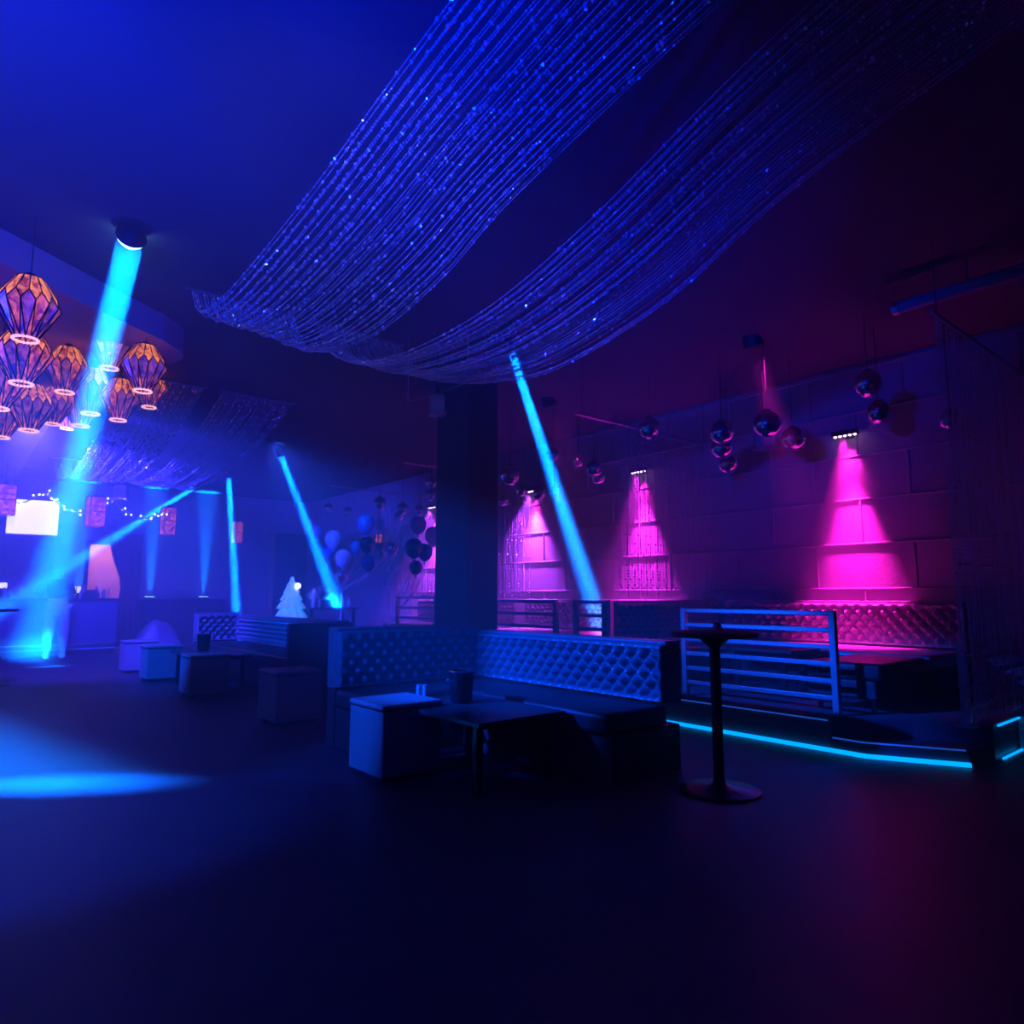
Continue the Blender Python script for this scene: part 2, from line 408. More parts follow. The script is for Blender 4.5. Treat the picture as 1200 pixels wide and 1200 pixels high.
tag(obj('menu_card', MB().box(-.06, -.045, 0, .06, .045, .006), m_white, loc=(p.x, p.y, .4115), rz=.3, bevel=.001), 'small pale card lying on the low black table', 'card')
def candle(px, col, label, h=.09):
    p = at(px, 818, z=.412)
    root = thing('candle_holder', label, 'candle', (p.x, p.y, .411))
    obj('glass', MB().lathe([(.018, 0), (.02, .01), (.02, h), (.017, h), (.017, .012), (1e-5, .012)], 14), m_bot, root, smooth=True)
    obj('wax', MB().lathe([(.015, .013), (.015, h * .8), (1e-5, h * .8)], 12), mat('wax_' + label[:5].strip(), col, .5, emit=col, es=.5), root)
candle(491, (.1, .6, .75), 'thin cyan glowing glass holder on the low black table')
candle(498, (.8, .55, .6), 'thin pinkish glowing glass holder on the low black table')

# tall cocktail table
root = thing('bar_table', 'tall black round pedestal table in front of the railing', 'table', (3.48, 2.35, 0))
obj('table_top', MB().lathe([(1e-5, .862), (.235, .862), (.245, .868), (.245, .887), (.235, .892), (1e-5, .892)], 40), m_black, root, smooth=True)
obj('pole', MB().tube([(0, 0, .03), (0, 0, .862)], .031, 16), m_blackmet, root, smooth=True)
obj('top_plate', MB().lathe([(.03, .8), (.09, .855), (.09, .8625)], 20), m_blackmet, root, smooth=True)
obj('base', MB().lathe([(.225, 0), (.225, .012), (.2, .02), (.06, .03), (.035, .05), (.033, .07)], 36), m_blackmet, root, smooth=True)
pp = at(863, 742, z=.893)
tag(obj('folded_card', MB().add([(-.03, 0, 0), (.03, 0, 0), (.03, .02, .05), (-.03, .02, .05), (.03, .045, 0), (-.03, .045, 0)], [(0, 1, 2, 3), (3, 2, 4, 5), (0, 3, 5), (1, 4, 2), (0, 5, 4, 1)]), mat('pink_card', (.8, .4, .6), .5), loc=(3.56, 2.36, .8925)), 'small pink folded card on the tall black table', 'card')

# railings
def railing(label, p0, p1, z0, h, n=6, name='railing'):
    root = thing(name, label, 'railing', (p0[0], p0[1], z0))
    d = Vector((p1[0] - p0[0], p1[1] - p0[1], 0)); L = d.length; d.normalize(); nrm = Vector((-d.y, d.x, 0))
    def bx(c, l, wd, z0, z1):
        f = MB(); a = [c - d * l - nrm * wd, c + d * l - nrm * wd, c + d * l + nrm * wd, c - d * l + nrm * wd]
        return f.prism([(q.x, q.y) for q in a], z0, z1)
    for c in (Vector(), d * L):
        q = obj('post', bx(c, .024, .024, 0, h), m_steel, root, bevel=.003)
        obj('base_plate', bx(c, .05, .05, 0, .008), m_steel, q)
    for i in range(n):
        zz = h - .004 - (h - .1) * i / (n - 1 + .35)
        obj('rail', bx(d * (L / 2), L / 2 - .025, .016, zz - .034, zz), m_steel, root, bevel=.003)
    return root
railing('steel railing with six flat bars in front of the pink sofa', (5.05, 3.71), (5.05, 2.4), .237, .755)
railing('short blue-lit railing panel below the middle ceiling beam', (5.05, 5.05), (5.05, 4.58), .237, .82)
railing('dim railing between pillar and the blue-lit railing panel', (5.05, 6.5), (5.05, 5.35), .237, .82)
railing('pale railing at the left side of the black pillar', (5.05, 8.65), (5.05, 7.65), .237, .86)
railing('dark handrail at the far right above the cyan lit platform end', (5.30, 1.66), (6.9, 1.66), .237, .56, 5)

# ------------------------------------------------------------------ bead strands
def interp(pts, n):
    out = []; P = [Vector(p) for p in pts]
    for k in range(n + 1):
        t = k / n * (len(P) - 1); i = min(int(t), len(P) - 2); f_ = t - i
        p0 = P[max(i - 1, 0)]; p1 = P[i]; p2 = P[i + 1]; p3 = P[min(i + 2, len(P) - 1)]
        out.append(.5 * ((2 * p1) + (p2 - p0) * f_ + (2 * p0 - 5 * p1 + 4 * p2 - p3) * f_ ** 2 + (3 * p1 - p0 - 3 * p2 + p3) * f_ ** 3))
    return out
def strand(path, step, r, core=.0018, big=.12):
    f = MB(); f.tube(path, core, 3, caps=False)
    acc = 0
    for a, b in zip(path, path[1:]):
        L = (b - a).length
        if L < 1e-6: continue
        t = acc
        while t < L:
            q = Matrix.Rotation(R.random() * 6.28, 3, Vector((R.uniform(-1, 1), R.uniform(-1, 1), R.uniform(-1, 1))).normalized())
            f.octa(a.lerp(b, t / L), r * (2.1 if R.random() < big else R.uniform(.7, 1.1)), q)
            t += step
        acc = t - L
    return f
def drape(label, left, right, xl, xr, n, step, r, group):
    root = thing('bead_drape', label, 'bead drape', ((xl + xr) / 2, left[0][0], left[0][1]), 0, group)
    o = Vector(root.location)
    obj('rod', MB().tube([(xl - .04 - o.x, 0, 0), (xr + .04 - o.x, 0, 0)], .012, 8), m_steel, root, smooth=True)
    for xx in (xl, xr): obj('hanger', MB().tube([(xx - o.x, 0, 0), (xx - o.x, 0, CEIL - o.z)], .004, 6), m_cord, root)
    e = left[-1]
    obj('rod', MB().tube([(xl - .04 - o.x, e[0] - o.y, e[1] - o.z), (xr + .04 - o.x, right[-1][0] - o.y, right[-1][1] - o.z)], .012, 8), m_steel, root, smooth=True)
    for i in range(n):
        k = (i + R.uniform(-.3, .3)) / (n - 1); k = max(0, min(1, k))
        ctrl = []; sag = R.gauss(0, .011)
        for j, (a, b) in enumerate(zip(left, right)):
            wob = 0 if j in (0, len(left) - 1) else sag
            ctrl.append((xl + (xr - xl) * k - o.x, a[0] + (b[0] - a[0]) * k - o.y, a[1] + (b[1] - a[1]) * k - o.z + wob))
        obj('bead_strand', strand(interp(ctrl, 40), step, r), m_bead, root)
    return root
G1 = 'bead drapes swagged under the ceiling'
drape('nearer left beaded drape swagged across the top of the view', [(5.33, 3.4), (5.12, 3.15), (4.79, 3.07), (4.2, 3.05), (3.15, 3.12), (2.2, 3.24), (1.2, 3.34), (.2, 3.4)],
      [(5.33, 3.4), (5.05, 3.06), (4.6, 2.88), (3.86, 2.80), (3.1, 2.9), (2.5, 3.08), (1.2, 3.3), (.2, 3.4)], 1.28, 2.07, 44, .020, .0052, G1)
drape('nearer right beaded drape swagged low in the middle of the view', [(5.33, 3.4), (5.1, 3.1), (4.6, 2.86), (3.9, 2.72), (3.0, 2.72), (2.2, 2.88), (1.2, 3.2), (.2, 3.4)],
      [(5.33, 3.4), (5.0, 3.05), (4.5, 2.85), (3.9, 2.70), (3.2, 2.62), (2.3, 2.78), (1.5, 3.1), (.2, 3.4)], 2.27, 3.08, 44, .020, .0052, G1)
far = [(7.85, 3.4), (8.4, 3.22), (9.2, 3.03), (10.3, 2.88), (11.4, 2.83), (12.5, 2.92), (13.2, 3.12), (13.6, 3.4)][::-1]
drape('far beaded drape swagged beyond the stained glass lanterns', far, far, 1.28, 2.07, 34, .04, .008, G1)
drape('far right beaded drape swagged above the string of lights', far, far, 2.28, 3.08, 34, .04, .008, G1)
# hanging bead curtains between the booths
def curtain(y, x0, x1, xs, z0, n, r, step, label, m, base=None):
    root = thing('bead_curtain', label, 'bead curtain', (x0, y, z0), 0, 'bead curtains between the booths')
    obj('rod', MB().tube([(0, 0, 2.95 - z0), (x1 - x0, 0, 2.95 - z0)], .014, 8), m_steel, root, smooth=True)
    for xx in (.1, x1 - x0 - .1): obj('hanger', MB().tube([(xx, 0, 2.95 - z0), (xx, 0, CEIL - z0)], .004, 6), m_cord, root)
    protos = []
    for i in range(4):
        path = [Vector((R.gauss(0, .004) if 0 < k < 10 else 0, R.gauss(0, .004), (2.95 - z0) * (1 - k / 10))) for k in range(11)]
        protos.append(strand(path, step, r).mesh('bead_strand', m))
    for i in range(n):
        link('bead_strand', protos[i % 4], root, (xs - x0 + (x1 - xs - .02) * i / (n - 1) + R.uniform(-.012, .012), R.uniform(-.02, .02), 0))
    return root
curtain(4.83, 4.85, 7.18, 5.5, 1.08, 60, .0055, .03, 'bead curtain hanging left of the right-hand pink light', m_bead2)
curtain(1.54, 4.85, 7.18, 4.87, .3, 90, .0052, .03, 'dark purple bead curtain at the far right edge of the view', m_bead2)
curtain(8.22, 4.85, 7.18, 5.2, 1.08, 44, .006, .045, 'faint bead curtain right behind the black pillar', m_bead2)
curtain(10.8, 4.95, 7.18, 6.0, 1.08, 26, .007, .05, 'faint bead curtain above the black balloons', m_bead2)

# ------------------------------------------------------------------ moving head beams
def moving_head(lens, target, power, ang, label, rl=.06, col=CYAN, bright=True, top=CEIL, recessed=False, body=.62, dome=.4):
    lens = Vector(lens); d = (Vector(target) - lens).normalized()
    root = thing('moving_head_light', label, 'stage light', (lens.x - d.x * .05, lens.y - d.y * .05, top))
    o = Vector(root.location); q = lens - o - d * .12 * body
    if recessed:
        obj('collar', MB().tube([(0, 0, -.001), (0, 0, -.02)], [.12, .1], 24), m_black, root, smooth=True)
        obj('head', MB().tube([lens - o - d * .09, lens - o - d * .03], [.05, rl * 1.1], 20), m_black, root, smooth=True)
    else:
        obj('base', MB().box(-.1 * body, -.1 * body, -.05, .1 * body, .1 * body, -.001), m_black, root, bevel=.008)
        side = d.cross(Vector((0, 0, 1))).normalized()
        for sg in (-1, 1):
            obj('yoke_arm', MB().tube([Vector((0, 0, -.045)) + side * sg * .09 * body, q + side * sg * .09 * body], .016 * body, 8), m_black, root)
        obj('head', MB().tube([q - d * .1 * body, q - d * .08 * body, q + d * .06 * body, q + d * .112 * body], [.04 * body, .075 * body, .075 * body, max(rl * 1.12, .03)], 16), m_black, root, smooth=True)
    u = d.orthogonal().normalized(); v = d.cross(u); f = MB(); n = 20
    for i in range(5):
        a = PI / 2 * i / 4
        f.v += [lens - o - d * (.028 if recessed else .008) + d * (rl * dome * math.sin(a)) + (u * math.cos(2 * PI * k / n) + v * math.sin(2 * PI * k / n)) * max(rl * math.cos(a), 1e-4) for k in range(n)]
    f.f = [(i * n + k, i * n + (k + 1) % n, (i + 1) * n + (k + 1) % n, (i + 1) * n + k) for i in range(4) for k in range(n)]; f.mi = [0] * len(f.f)
    obj('lens', f, m_lens if bright else m_lensb, root, smooth=True)
    beam(lens + d * (rl * dome + .004), target, power, col, ang, rl * .95, root)
    return root
L1 = at(153, 281, z=3.43); T1 = at(38, 771, z=.0)
moving_head(L1, T1, 190, 4.8, 'bright moving spotlight at upper left whose beam crosses the stained glass lanterns', .085, recessed=True, dome=.9)
L2 = at(600, 413, z=3.3); T2 = at(692, 697, x=5.6)
moving_head(L2, T2, 130, 4.6, 'moving spotlight under the beaded drape aimed past the black pillar', .04, bright=False)
L3 = at(329, 534, z=3.3); T3 = at(397, 712, x=5.6)
moving_head(L3, T3, 200, 5.2, 'moving spotlight whose slanting beam falls on the balloons', .05, AZURE, bright=False)
L4 = at(268, 560, z=3.3); T4 = at(277, 712, x=4.5)
moving_head(L4, T4, 250, 3.8, 'moving spotlight with a nearly vertical beam left of the balloons', .05, AZURE, bright=False)
L5 = at(225, 573, z=3.3); T5 = at(60, 676, t=11)
moving_head(L5, T5, 190, 4.4, 'moving spotlight with a low slanting beam crossing towards the bar', .05, AZURE, bright=False)
L6 = at(15, 545, t=12.5); T6 = at(-60, 566, t=12)
moving_head(L6, T6, 300, 4.0, 'small moving spotlight at the far left edge above the glowing white panel', .06, AZURE, bright=False)
L7 = at(35, 526, t=13); T7 = at(42, 720, t=13)
moving_head(L7, T7, 420, 5.0, 'moving spotlight with a vertical beam above the glowing white panel', .06, AZURE, bright=False)
L8 = Vector((-3.4, 8.0, 2.1)); T8 = at(60, 919, z=0)
moving_head(L8, T8, 95, 6.0, 'moving spotlight left of the view making the bright patch on the near floor', .06)
L9 = Vector((-3.2, 12.5, 2.6)); T9 = at(58, 781, z=0)
moving_head(L9, T9, 30, 3.0, 'moving spotlight left of the view making the small patch before the bar', .06)

# wash lights hung from the ceiling, several of them added as fill
def par(loc, target, power, ang, col, label, blend=.6, rad=.06, top=CEIL):
    loc = Vector(loc); d = (Vector(target) - loc).normalized()
    if under_soffit(loc): top = 3.27
    root = thing('wash_fill_light', label, 'stage light', (loc.x, loc.y, top)); o = Vector(root.location)
    q = loc - o
    obj('can', MB().tube([q - d * .22, q - d * .2, q - d * .01], [.05, .08, .09], 16, caps=True), m_black, root, smooth=True)
    obj('bracket', MB().tube([Vector((0, 0, -.001)), q - d * .1], .012, 6), m_black, root)
    spot('lamp', loc + d * .01, target, power, col, ang, blend, rad, root)
    return root
par((-1.6, 5.2, 3.0), (3.57, 3.65, .60), 8500, 21, BLUE, 'blue wash light out of view to the left, aimed at the near sofa')
par((-2.8, 4.0, 2.7), (2.15, 4.35, .45), 2600, 17, BLUE, 'blue wash light out of view to the left, aimed at the nearest cube')
par((-2.2, 6.5, 3.1), (3.0, 9.8, .5), 6000, 30, BLUE, 'blue wash light out of view to the left, aimed at the far sofa')
par((-1.3, 1.3, 2.3), (1.3, 3.5, 3.5), 2000, 84, DEEP, 'blue wash light out of view lighting the ceiling and drapes')
par((-.9, 1.6, 2.3), (2.2, 3.6, 3.0), 130, 46, (.22, .26, 1.0), 'added pale fill light out of view, brightening the bead drapes')  # extra lamp put in to make the strands paler
par((-3.2, 3.4, 2.9), at(-60, 1010, z=0), 2600, 26, BLUE, 'blue wash light out of view making the glow on the floor at lower left')
par((-.5, -1.5, 3.2), (1.5, 4.0, 0), 40, 100, DEEP, 'added blue fill light behind the camera for the near floor')  # fill put in for the floor, no visible source
par((.6, 9.5, 3.1), (2.6, 14.5, 1.2), 5500, 120, (.04, .025, 1.0), 'added blue fill light above the bar area, behind the lanterns')  # fill put in to brighten the haze around the bar
par((3.3, 9.2, 3.25), (5.5, 11.8, 2.0), 700, 50, (.02, .08, 1.0), 'added blue fill light brightening the balloon booth')  # lamp put in because the balloons stayed dark

# pink wall washers: a bar of five lenses each
def pink(px, py, power, label, k=1., cb=PINK, ab=34):
    p = at(px, py, x=7.09)
    root = thing('pink_wall_light', label, 'wall light', p, 0, 'pink lights along the block wall')
    obj('housing', MB().box(-.03, -.13, -.01, .03, .13, .04), m_black, root, bevel=.006)
    obj('bracket', MB().box(.028, -.02, .005, 7.2 - p.x, .02, .03).box(7.19 - p.x, -.05, -.03, 7.2 - p.x, .05, .07), m_black, root)
    for k in range(5):
        obj('lens', MB().ball((0, -.1 + .05 * k, -.012), .017, 10), m_pinklens, root, smooth=True)
    spot('lamp', p + Vector((0, 0, -.04)), (7.2, p.y, 2.42), power * .10, PINK, 48, 1., .03, root)
    spot('lamp', p + Vector((-.05, 0, -.04)), (7.0, p.y, 0), power * k, cb, ab, 1., .03, root)
par((5.7, 3.3, 3.42), (6.72, 3.2, .75), 900, 21, (1.0, .015, .6), 'added pink fill light on the ceiling brightening the pink sofa back', .9)  # can put in to light the tufts from the front
par((5.6, 6.0, 3.42), (6.98, 6.2, .95), 90, 40, (1.0, .02, .7), 'added pink fill light on the ceiling over the middle booth', .9)  # second added can, weaker, for the next sofa
pink(990, 509, 800, 'right-hand pink wall light with a row of white lenses', .2, (1.0, .012, .6), 40)
pink(748, 552, 600, 'middle pink wall light seen through the bead curtain', .32, (.8, .02, .8), 46)
pink(622, 575, 700, 'pink wall light just right of the black pillar', 1.3, (.42, .05, .9), 62)
pink(506, 594, 700, 'pink wall light left of the black pillar', 2.4, (.42, .05, .9), 62)

# ------------------------------------------------------------------ stained glass lanterns
def lantern_meshes():
    n = 14; T = []; U = []; M_ = []; B = []
    for k in range(n):
        a = 2 * PI * k / n; h = 2 * PI * (k + .5) / n
        T.append(Vector((.075 * math.cos(a), .075 * math.sin(a), .19))); U.append(Vector((.150 * math.cos(a), .150 * math.sin(a), .07)))
        M_.append(Vector((.172 * math.cos(h), .172 * math.sin(h), .005))); B.append(Vector((.062 * math.cos(a), .062 * math.sin(a), -.2)))
    g = MB(); edges = []
    for k in range(n):
        j = (k + 1) % n
        g.add([T[k], T[j], U[j], M_[k], U[k]], [(0, 4, 2, 1), (4, 3, 2)], 0 if R.random() < .8 else 1)
        g.add([U[k], M_[k], B[k], M_[k - 1]], [(0, 3, 2, 1)], R.choice((1, 2, 2, 2)))
        g.add([M_[k], B[j], B[k]], [(0, 2, 1)], R.choice((1, 2, 1)))
        edges += [(T[k], T[j]), (T[k], U[k]), (U[k], M_[k]), (U[j], M_[k]), (M_[k], B[k]), (M_[k], B[j]), (T[k], (U[k] + M_[k]) / 2) if k % 2 else (T[k], U[k])]
    g.add(T, [tuple(range(n))], 0)
    e = MB()
    for a, b in edges: e.tube([a, b], .0042, 4)
    r = MB()
    for k in range(20):
        a = 2 * PI * k / 20; r.ball((.066 * math.cos(a), .066 * math.sin(a), -.203), .011, 6)
    c = MB().tube([(0, 0, .19), (0, 0, .22), (0, 0, .225)], [.05, .03, .01], 10)
    return g.mesh('glass_panels', [g_amber, g_rose, g_roomglow]), e.mesh('leading', m_lead), r.mesh('bead_rim', m_rim), c.mesh('cap', m_lead)
LM = [lantern_meshes() for _ in range(3)]
def lantern(px, py, t, label, sc=1.):
    p = at(px, py, t=t)
    top = 3.27 if under_soffit(p) else CEIL
    sc = max(1., min(1.3, t / 5.9)) if 90 < px < 135 else 1.
    root = thing('stained_glass_lantern', label, 'lantern', p, R.random() * 6, 'gem shaped lanterns in a cluster')
    m = R.choice(LM)
    for nme, me in zip(('glass_panels', 'leading', 'bead_rim', 'cap'), m): link(nme, me, root).scale = (sc, sc, sc)
    obj('cord', MB().tube([(0, 0, .22 * sc), (0, 0, top - p.z)], .004, 6), m_cord, root)
for a in [(33, 361, 4.25, 'largest amber gem lantern at the top of the cluster'),
          (28, 416, 4.7, 'gem lantern directly below the largest one, its top hidden by it'),
          (78, 433, 5.9, 'gem lantern hanging left of the bright beam'),
          (130, 405, 6.0, 'gem lantern lit cyan across its face by the bright beam'),
          (169, 431, 5.75, 'rightmost big gem lantern, hanging right of the beam'),
          (176, 456, 7.4, 'gem lantern half hidden behind the rightmost big one'),
          (140, 468, 6.5, 'gem lantern hanging lowest at the right of the beam'),
          (108, 458, 7.2, 'gem lantern hanging inside the bright beam, middle height'),
          (36, 477, 5.75, 'gem lantern lowest at the left, nearest the glowing white panel'),
          (63, 475, 7.2, 'smaller gem lantern right beside the lowest left one'),
          (96, 473, 7.9, 'gem lantern hanging low inside the bright beam'),
          (0, 447, 5.0, 'gem lantern cut by the left edge, upper of two'),
          (3, 487, 6.2, 'gem lantern cut by the left edge, lower of two'),
          (80, 484, 8.6, 'small far gem lantern at the left side of the beam foot')]:
    lantern(*a)

# ------------------------------------------------------------------ mirrored globes
def globe(px, py, rp, x, label, t=None):
    p = at(px, py, t=t) if t else at(px, py, x=x)
    dist = (p - Vector((0, 0, CH))).dot(FWD)
    r = rp * dist / FL
    root = thing('mirrored_globe', label, 'mirror ball', p, 0, 'mirrored globes under the ceiling')
    obj('globe', MB().ball((0, 0, 0), r, 40), m_mirror, root, smooth=True)
    obj('cap', MB().lathe([(r * .3, r * .93), (r * .3, r * 1.08), (r * .1, r * 1.12)], 14), m_blackmet, root, smooth=True)
    obj('cord', MB().tube([(0, 0, r * 1.1), (0, 0, CEIL - p.z)], .004, 6), m_cord, root)
for a in [(1017, 450, 16, 5.9, 'highest mirrored globe at the right, above another'), (1030, 483, 14, 6.3, 'mirrored globe just above the right-hand pink light'),
          (1114, 492, 12, 6.5, 'rightmost mirrored globe beside the dark bead curtain'),
          (761, 502, 13, 5.6, 'mirrored globe hanging before the bead curtain rod'), (846, 507, 14, 5.7, 'upper mirrored globe of the group of three'),
          (846, 525, 13, 6.2, 'middle mirrored globe of the group of three'), (854, 544, 12, 6.7, 'lowest mirrored globe of the group of three'),
          (899, 497, 16, 5.8, 'mirrored globe hanging over the blue ceiling speaker at the right'), (929, 514, 14, 6.3, 'mirrored globe right of the blue ceiling speaker'),
          (598, 557, 12, 5.5, 'wide mirrored globe next to the right edge of the pillar'), (612, 575, 7, 6.4, 'small mirrored globe left of a pink light beside the pillar'),
          (632, 579, 8, 6.1, 'mirrored globe just left of the slanting beam'), (650, 578, 8, 5.8, 'mirrored globe inside the slanting beam'),
          (648, 533, 8, 5.6, 'mirrored globe right of the slanting beam, highest there'), (678, 541, 7, 6.2, 'left one of three mirrored globes beside the beam'),
          (696, 549, 10, 5.9, 'middle one of three mirrored globes beside the beam'), (701, 560, 8, 6.5, 'lowest one of three mirrored globes beside the beam'),
          (589, 588, 6, 6.6, 'smallest mirrored globe touching the right side of the pillar'),
          (506, 566, 7, 5.6, 'upper mirrored globe at the left side of the pillar'), (505, 580, 7, 6.1, 'lower mirrored globe at the left side of the pillar'),
          (385, 596, 6, 5.6, 'leftmost far mirrored globe beside the slanting beam over the balloons'), (408, 600, 6, 6.2, 'far mirrored globe left of the tallest balloon'),
          (445, 590, 8, 5.7, 'far mirrored globe above the small square lantern'), (472, 596, 7, 6.0, 'upper far mirrored globe above the pale blue balloons, right side'), (467, 606, 5, 6.5, 'lower far mirrored globe right of the tallest balloon'),
          (492, 598, 6, 6.3, 'far mirrored globe right above the purple balloon')]:
    globe(*a)

# ------------------------------------------------------------------ ceiling speakers and pipe
def speaker(px, py, t, wd, h, label):
    p = at(px, py, t=t)
    root = thing('ceiling_speaker', label, 'speaker', p, -TH * .6)
    obj('cabinet', MB().box(-wd / 2, -wd / 2, -h / 2, wd / 2, wd / 2, h / 2), mat('grey_cabinet', (.35, .36, .4), .5), root, bevel=.008)
    obj('grille', MB().box(-wd * .42, -wd / 2 - .008, -h * .44, wd * .42, -wd / 2 - .001, h * .2), mat('grey_grille', (.45, .46, .5), .6, bump=.5, bscale=200), root)
    obj('bracket', MB().tube([(0, 0, h / 2 - .01), (0, 0, CEIL - p.z)], .012, 8), m_black, root)
    obj('shelf', MB().box(-wd * .6, -wd * .7, -h * .62, wd * .6, wd * .5, -h * .52), m_steel, root)
speaker(512, 474, 6.2, .12, .17, 'blue-lit ceiling speaker left of the top of the pillar')
speaker(895, 516, 7.3, .16, .17, 'blue ceiling speaker hanging behind the mirrored globes at the right')
speaker(142, 577, 11.5, .2, .22, 'small far ceiling speaker above the string of lights')
root = thing('ceiling_cable', 'thin cable sagging beside the blue-lit ceiling speaker', 'cable', at(548, 447, t=6.1))
o = Vector(root.location)
root_pts = [at(548, 447, t=6.1) - o, at(530, 455, t=6.15) - o, at(505, 464, t=6.25) - o, at(478, 471, t=6.3) - o]
obj('wire', MB().tube(interp(root_pts, 12) + [Vector((root_pts[-1].x, root_pts[-1].y, CEIL - o.z))], .004, 5), m_steel, root)
obj('hook', MB().tube([(0, 0, 0), (0, 0, CEIL - o.z)], .004, 5), m_steel, root)
root = thing('ceiling_duct', 'round blue-lit duct running under the ceiling at upper right', 'duct', (5.5, 2.0, 3.3))
obj('pipe', MB().tube([(0, 0, 0), (0, -5.0, 0)], .05, 16), mat('duct_paint', (.3, .3, .4), .4), root, smooth=True)
for yy in (-.5, -2.5): obj('strap', MB().tube([(0, yy, .05), (0, yy, CEIL - 3.3)], .008, 6), m_steel, root)
obj('end_collar', MB().tube([(0, -.04, 0), (0, .004, 0)], .056, 16), m_steel, root, smooth=True)

# ------------------------------------------------------------------ bar
BY = 15.2
bl = -1.5; br = at(137, 730, y=BY).x
root = thing('bar_counter', 'long bar counter with blue glowing front at the far left', 'bar', (bl, BY, 0))
obj('front_panel', MB().box(0, 0, .1, br - bl, .06, 1.0), mat('bar_front', (.12, .14, .25), .35, bump=.2, bscale=30), root, bevel=.005)
obj('kickboard', MB().box(.03, .05, 0, br - bl - .03, .1, .1), m_black, root)
obj('side_panel', MB().box(br - bl - .06, .06, 0, br - bl, .62, 1.0), m_black, root)
obj('counter_top', MB().box(-.03, -.08, 1.0, br - bl + .03, .66, 1.05), m_black, root, bevel=.008)
obj('light_trim', MB().box(.05, -.012, .1, br - bl - .02, -.001, .118), m_leddim, root)
obj('foot_rail', MB().tube([(.05, -.12, .2), (br - bl - .05, -.12, .2)], .02, 10), m_steel, root, smooth=True)
for k in range(5):
    xx = .2 + (br - bl - .4) * k / 4
    obj('rail_bracket', MB().tube([(xx, -.12, .2), (xx, .01, .2)], .012, 6), m_steel, root)
pb0 = at(165, 705, y=16.4).x; pb1 = at(262, 705, y=16.4).x
root = thing('back_bar', 'dark back counter with glasses between two blue uplights', 'counter', (pb0, 16.3, 0))
obj('cabinet', MB().box(0, 0, 0, pb1 - pb0, .5, .98), m_black, root, bevel=.006)
obj('counter_top', MB().box(-.03, -.03, .98, pb1 - pb0 + .03, .52, 1.02), m_black, root, bevel=.006)
for k in range(3):
    xx = .08 + k * (pb1 - pb0 - .1) / 3
    dd = obj('cabinet_door', MB().box(xx, -.018, .08, xx + (pb1 - pb0 - .1) / 3 - .03, -.001, .92), m_wood_dk, root, bevel=.004)
    obj('handle', MB().tube([(xx + .06, -.03, .5), (xx + .06, -.03, .66)], .008, 6), m_chrome, dd)
# uplights on the back wall
def uplight(px, py, y, power, label, z=None):
    p = at(px, py, y=y); p.z = z or 1.021
    root = thing('uplight', label, 'light', p, 0, 'uplights on the back bar')
    obj('housing', MB().box(-.1, -.06, 0, .1, .06, .05), m_black, root, bevel=.006)
    obj('lens', MB().box(-.085, -.045, .05, .085, .045, .056), m_lens, root)
    spot('lamp', p + Vector((0, 0, .07)), p + Vector((.02, .13, 2.2)), power, (0, .16, 1), 14, .7, .07, root)
uplight(175, 702, 16.55, 26000, 'left uplight on the back counter, near the curtain')
uplight(238, 703, 16.55, 26000, 'right uplight on the back counter')
uplight(91, 700, 16.6, 26000, 'uplight behind the bar screen left of the lit doorway', 1.0)
root = thing('back_shelf', 'dark shelf behind the bar carrying an uplight', 'shelf', (at(91, 700, y=16.6).x - .7, 16.4, 0))
obj('cabinet', MB().box(0, 0, 0, 1.1, .45, .96), m_black, root, bevel=.006)
obj('shelf_top', MB().box(-.02, -.02, .96, 1.12, .47, .998), m_wood_dk, root, bevel=.004)
# glasses and bottles
def glass(loc, h, label, grp):
    root = thing('glass', label, 'glass', loc, 0, grp)
    obj('bowl', MB().lathe([(.012, h * .45), (.032, h * .62), (.034, h), (.031, h), (.028, h * .64), (1e-5, h * .5)], 10), m_bot, root, smooth=True)
    obj('stem', MB().lathe([(.03, 0), (.03, .006), (.006, .012), (.006, h * .46)], 10), m_bot, root, smooth=True)
    return root
g0 = None; k = 0
for px in (188, 194, 200, 205, 211, 217, 222, 228):
    x = at(px, 702, y=16.5).x
    if g0 is None: g0 = glass((x, 16.45, 1.021), .2, 'stemmed glass standing on the back counter between the two uplights', 'glasses on the back counter')
    else: dup(g0, (x, 16.45 + (k % 3) * .06, 1.021), 'stemmed glass standing on the back counter between the two uplights')
    k += 1
def bottle(px, y, z, h, label, grp, r=.036):
    x = at(px, 700, y=y).x
    root = thing('bottle', label, 'bottle', (x, y, z), 0, grp)
    obj('body', MB().lathe([(r * .9, 0), (r, .01), (r, h * .6), (r * .4, h * .75), (r * .36, h * .93), (1e-5, h * .93)], 12), m_bot, root, smooth=True)
    obj('cap', MB().lathe([(r * .45, h * .93), (r * .45, h), (1e-5, h)], 10), m_chrome, root, smooth=True)
for px, h, lb in ((4, .2, 'cyan-lit squat bottle at the left end of the bar'), (12, .16, 'short bottle second from the left on the bar'), (24, .24, 'bottle standing left of the person at the bar'),
              (95, .22, 'bottle just right of the bar screens'), (98, .26, 'taller bottle right of the bar screens'), (111, .2, 'bottle in front of the lit doorway, left one'), (113, .24, 'bottle in front of the lit doorway, middle one'), (121, .2, 'bottle in front of the lit doorway, right one')):
    bottle(px, 15.45, 1.0505, h, lb, 'bottles on the bar')
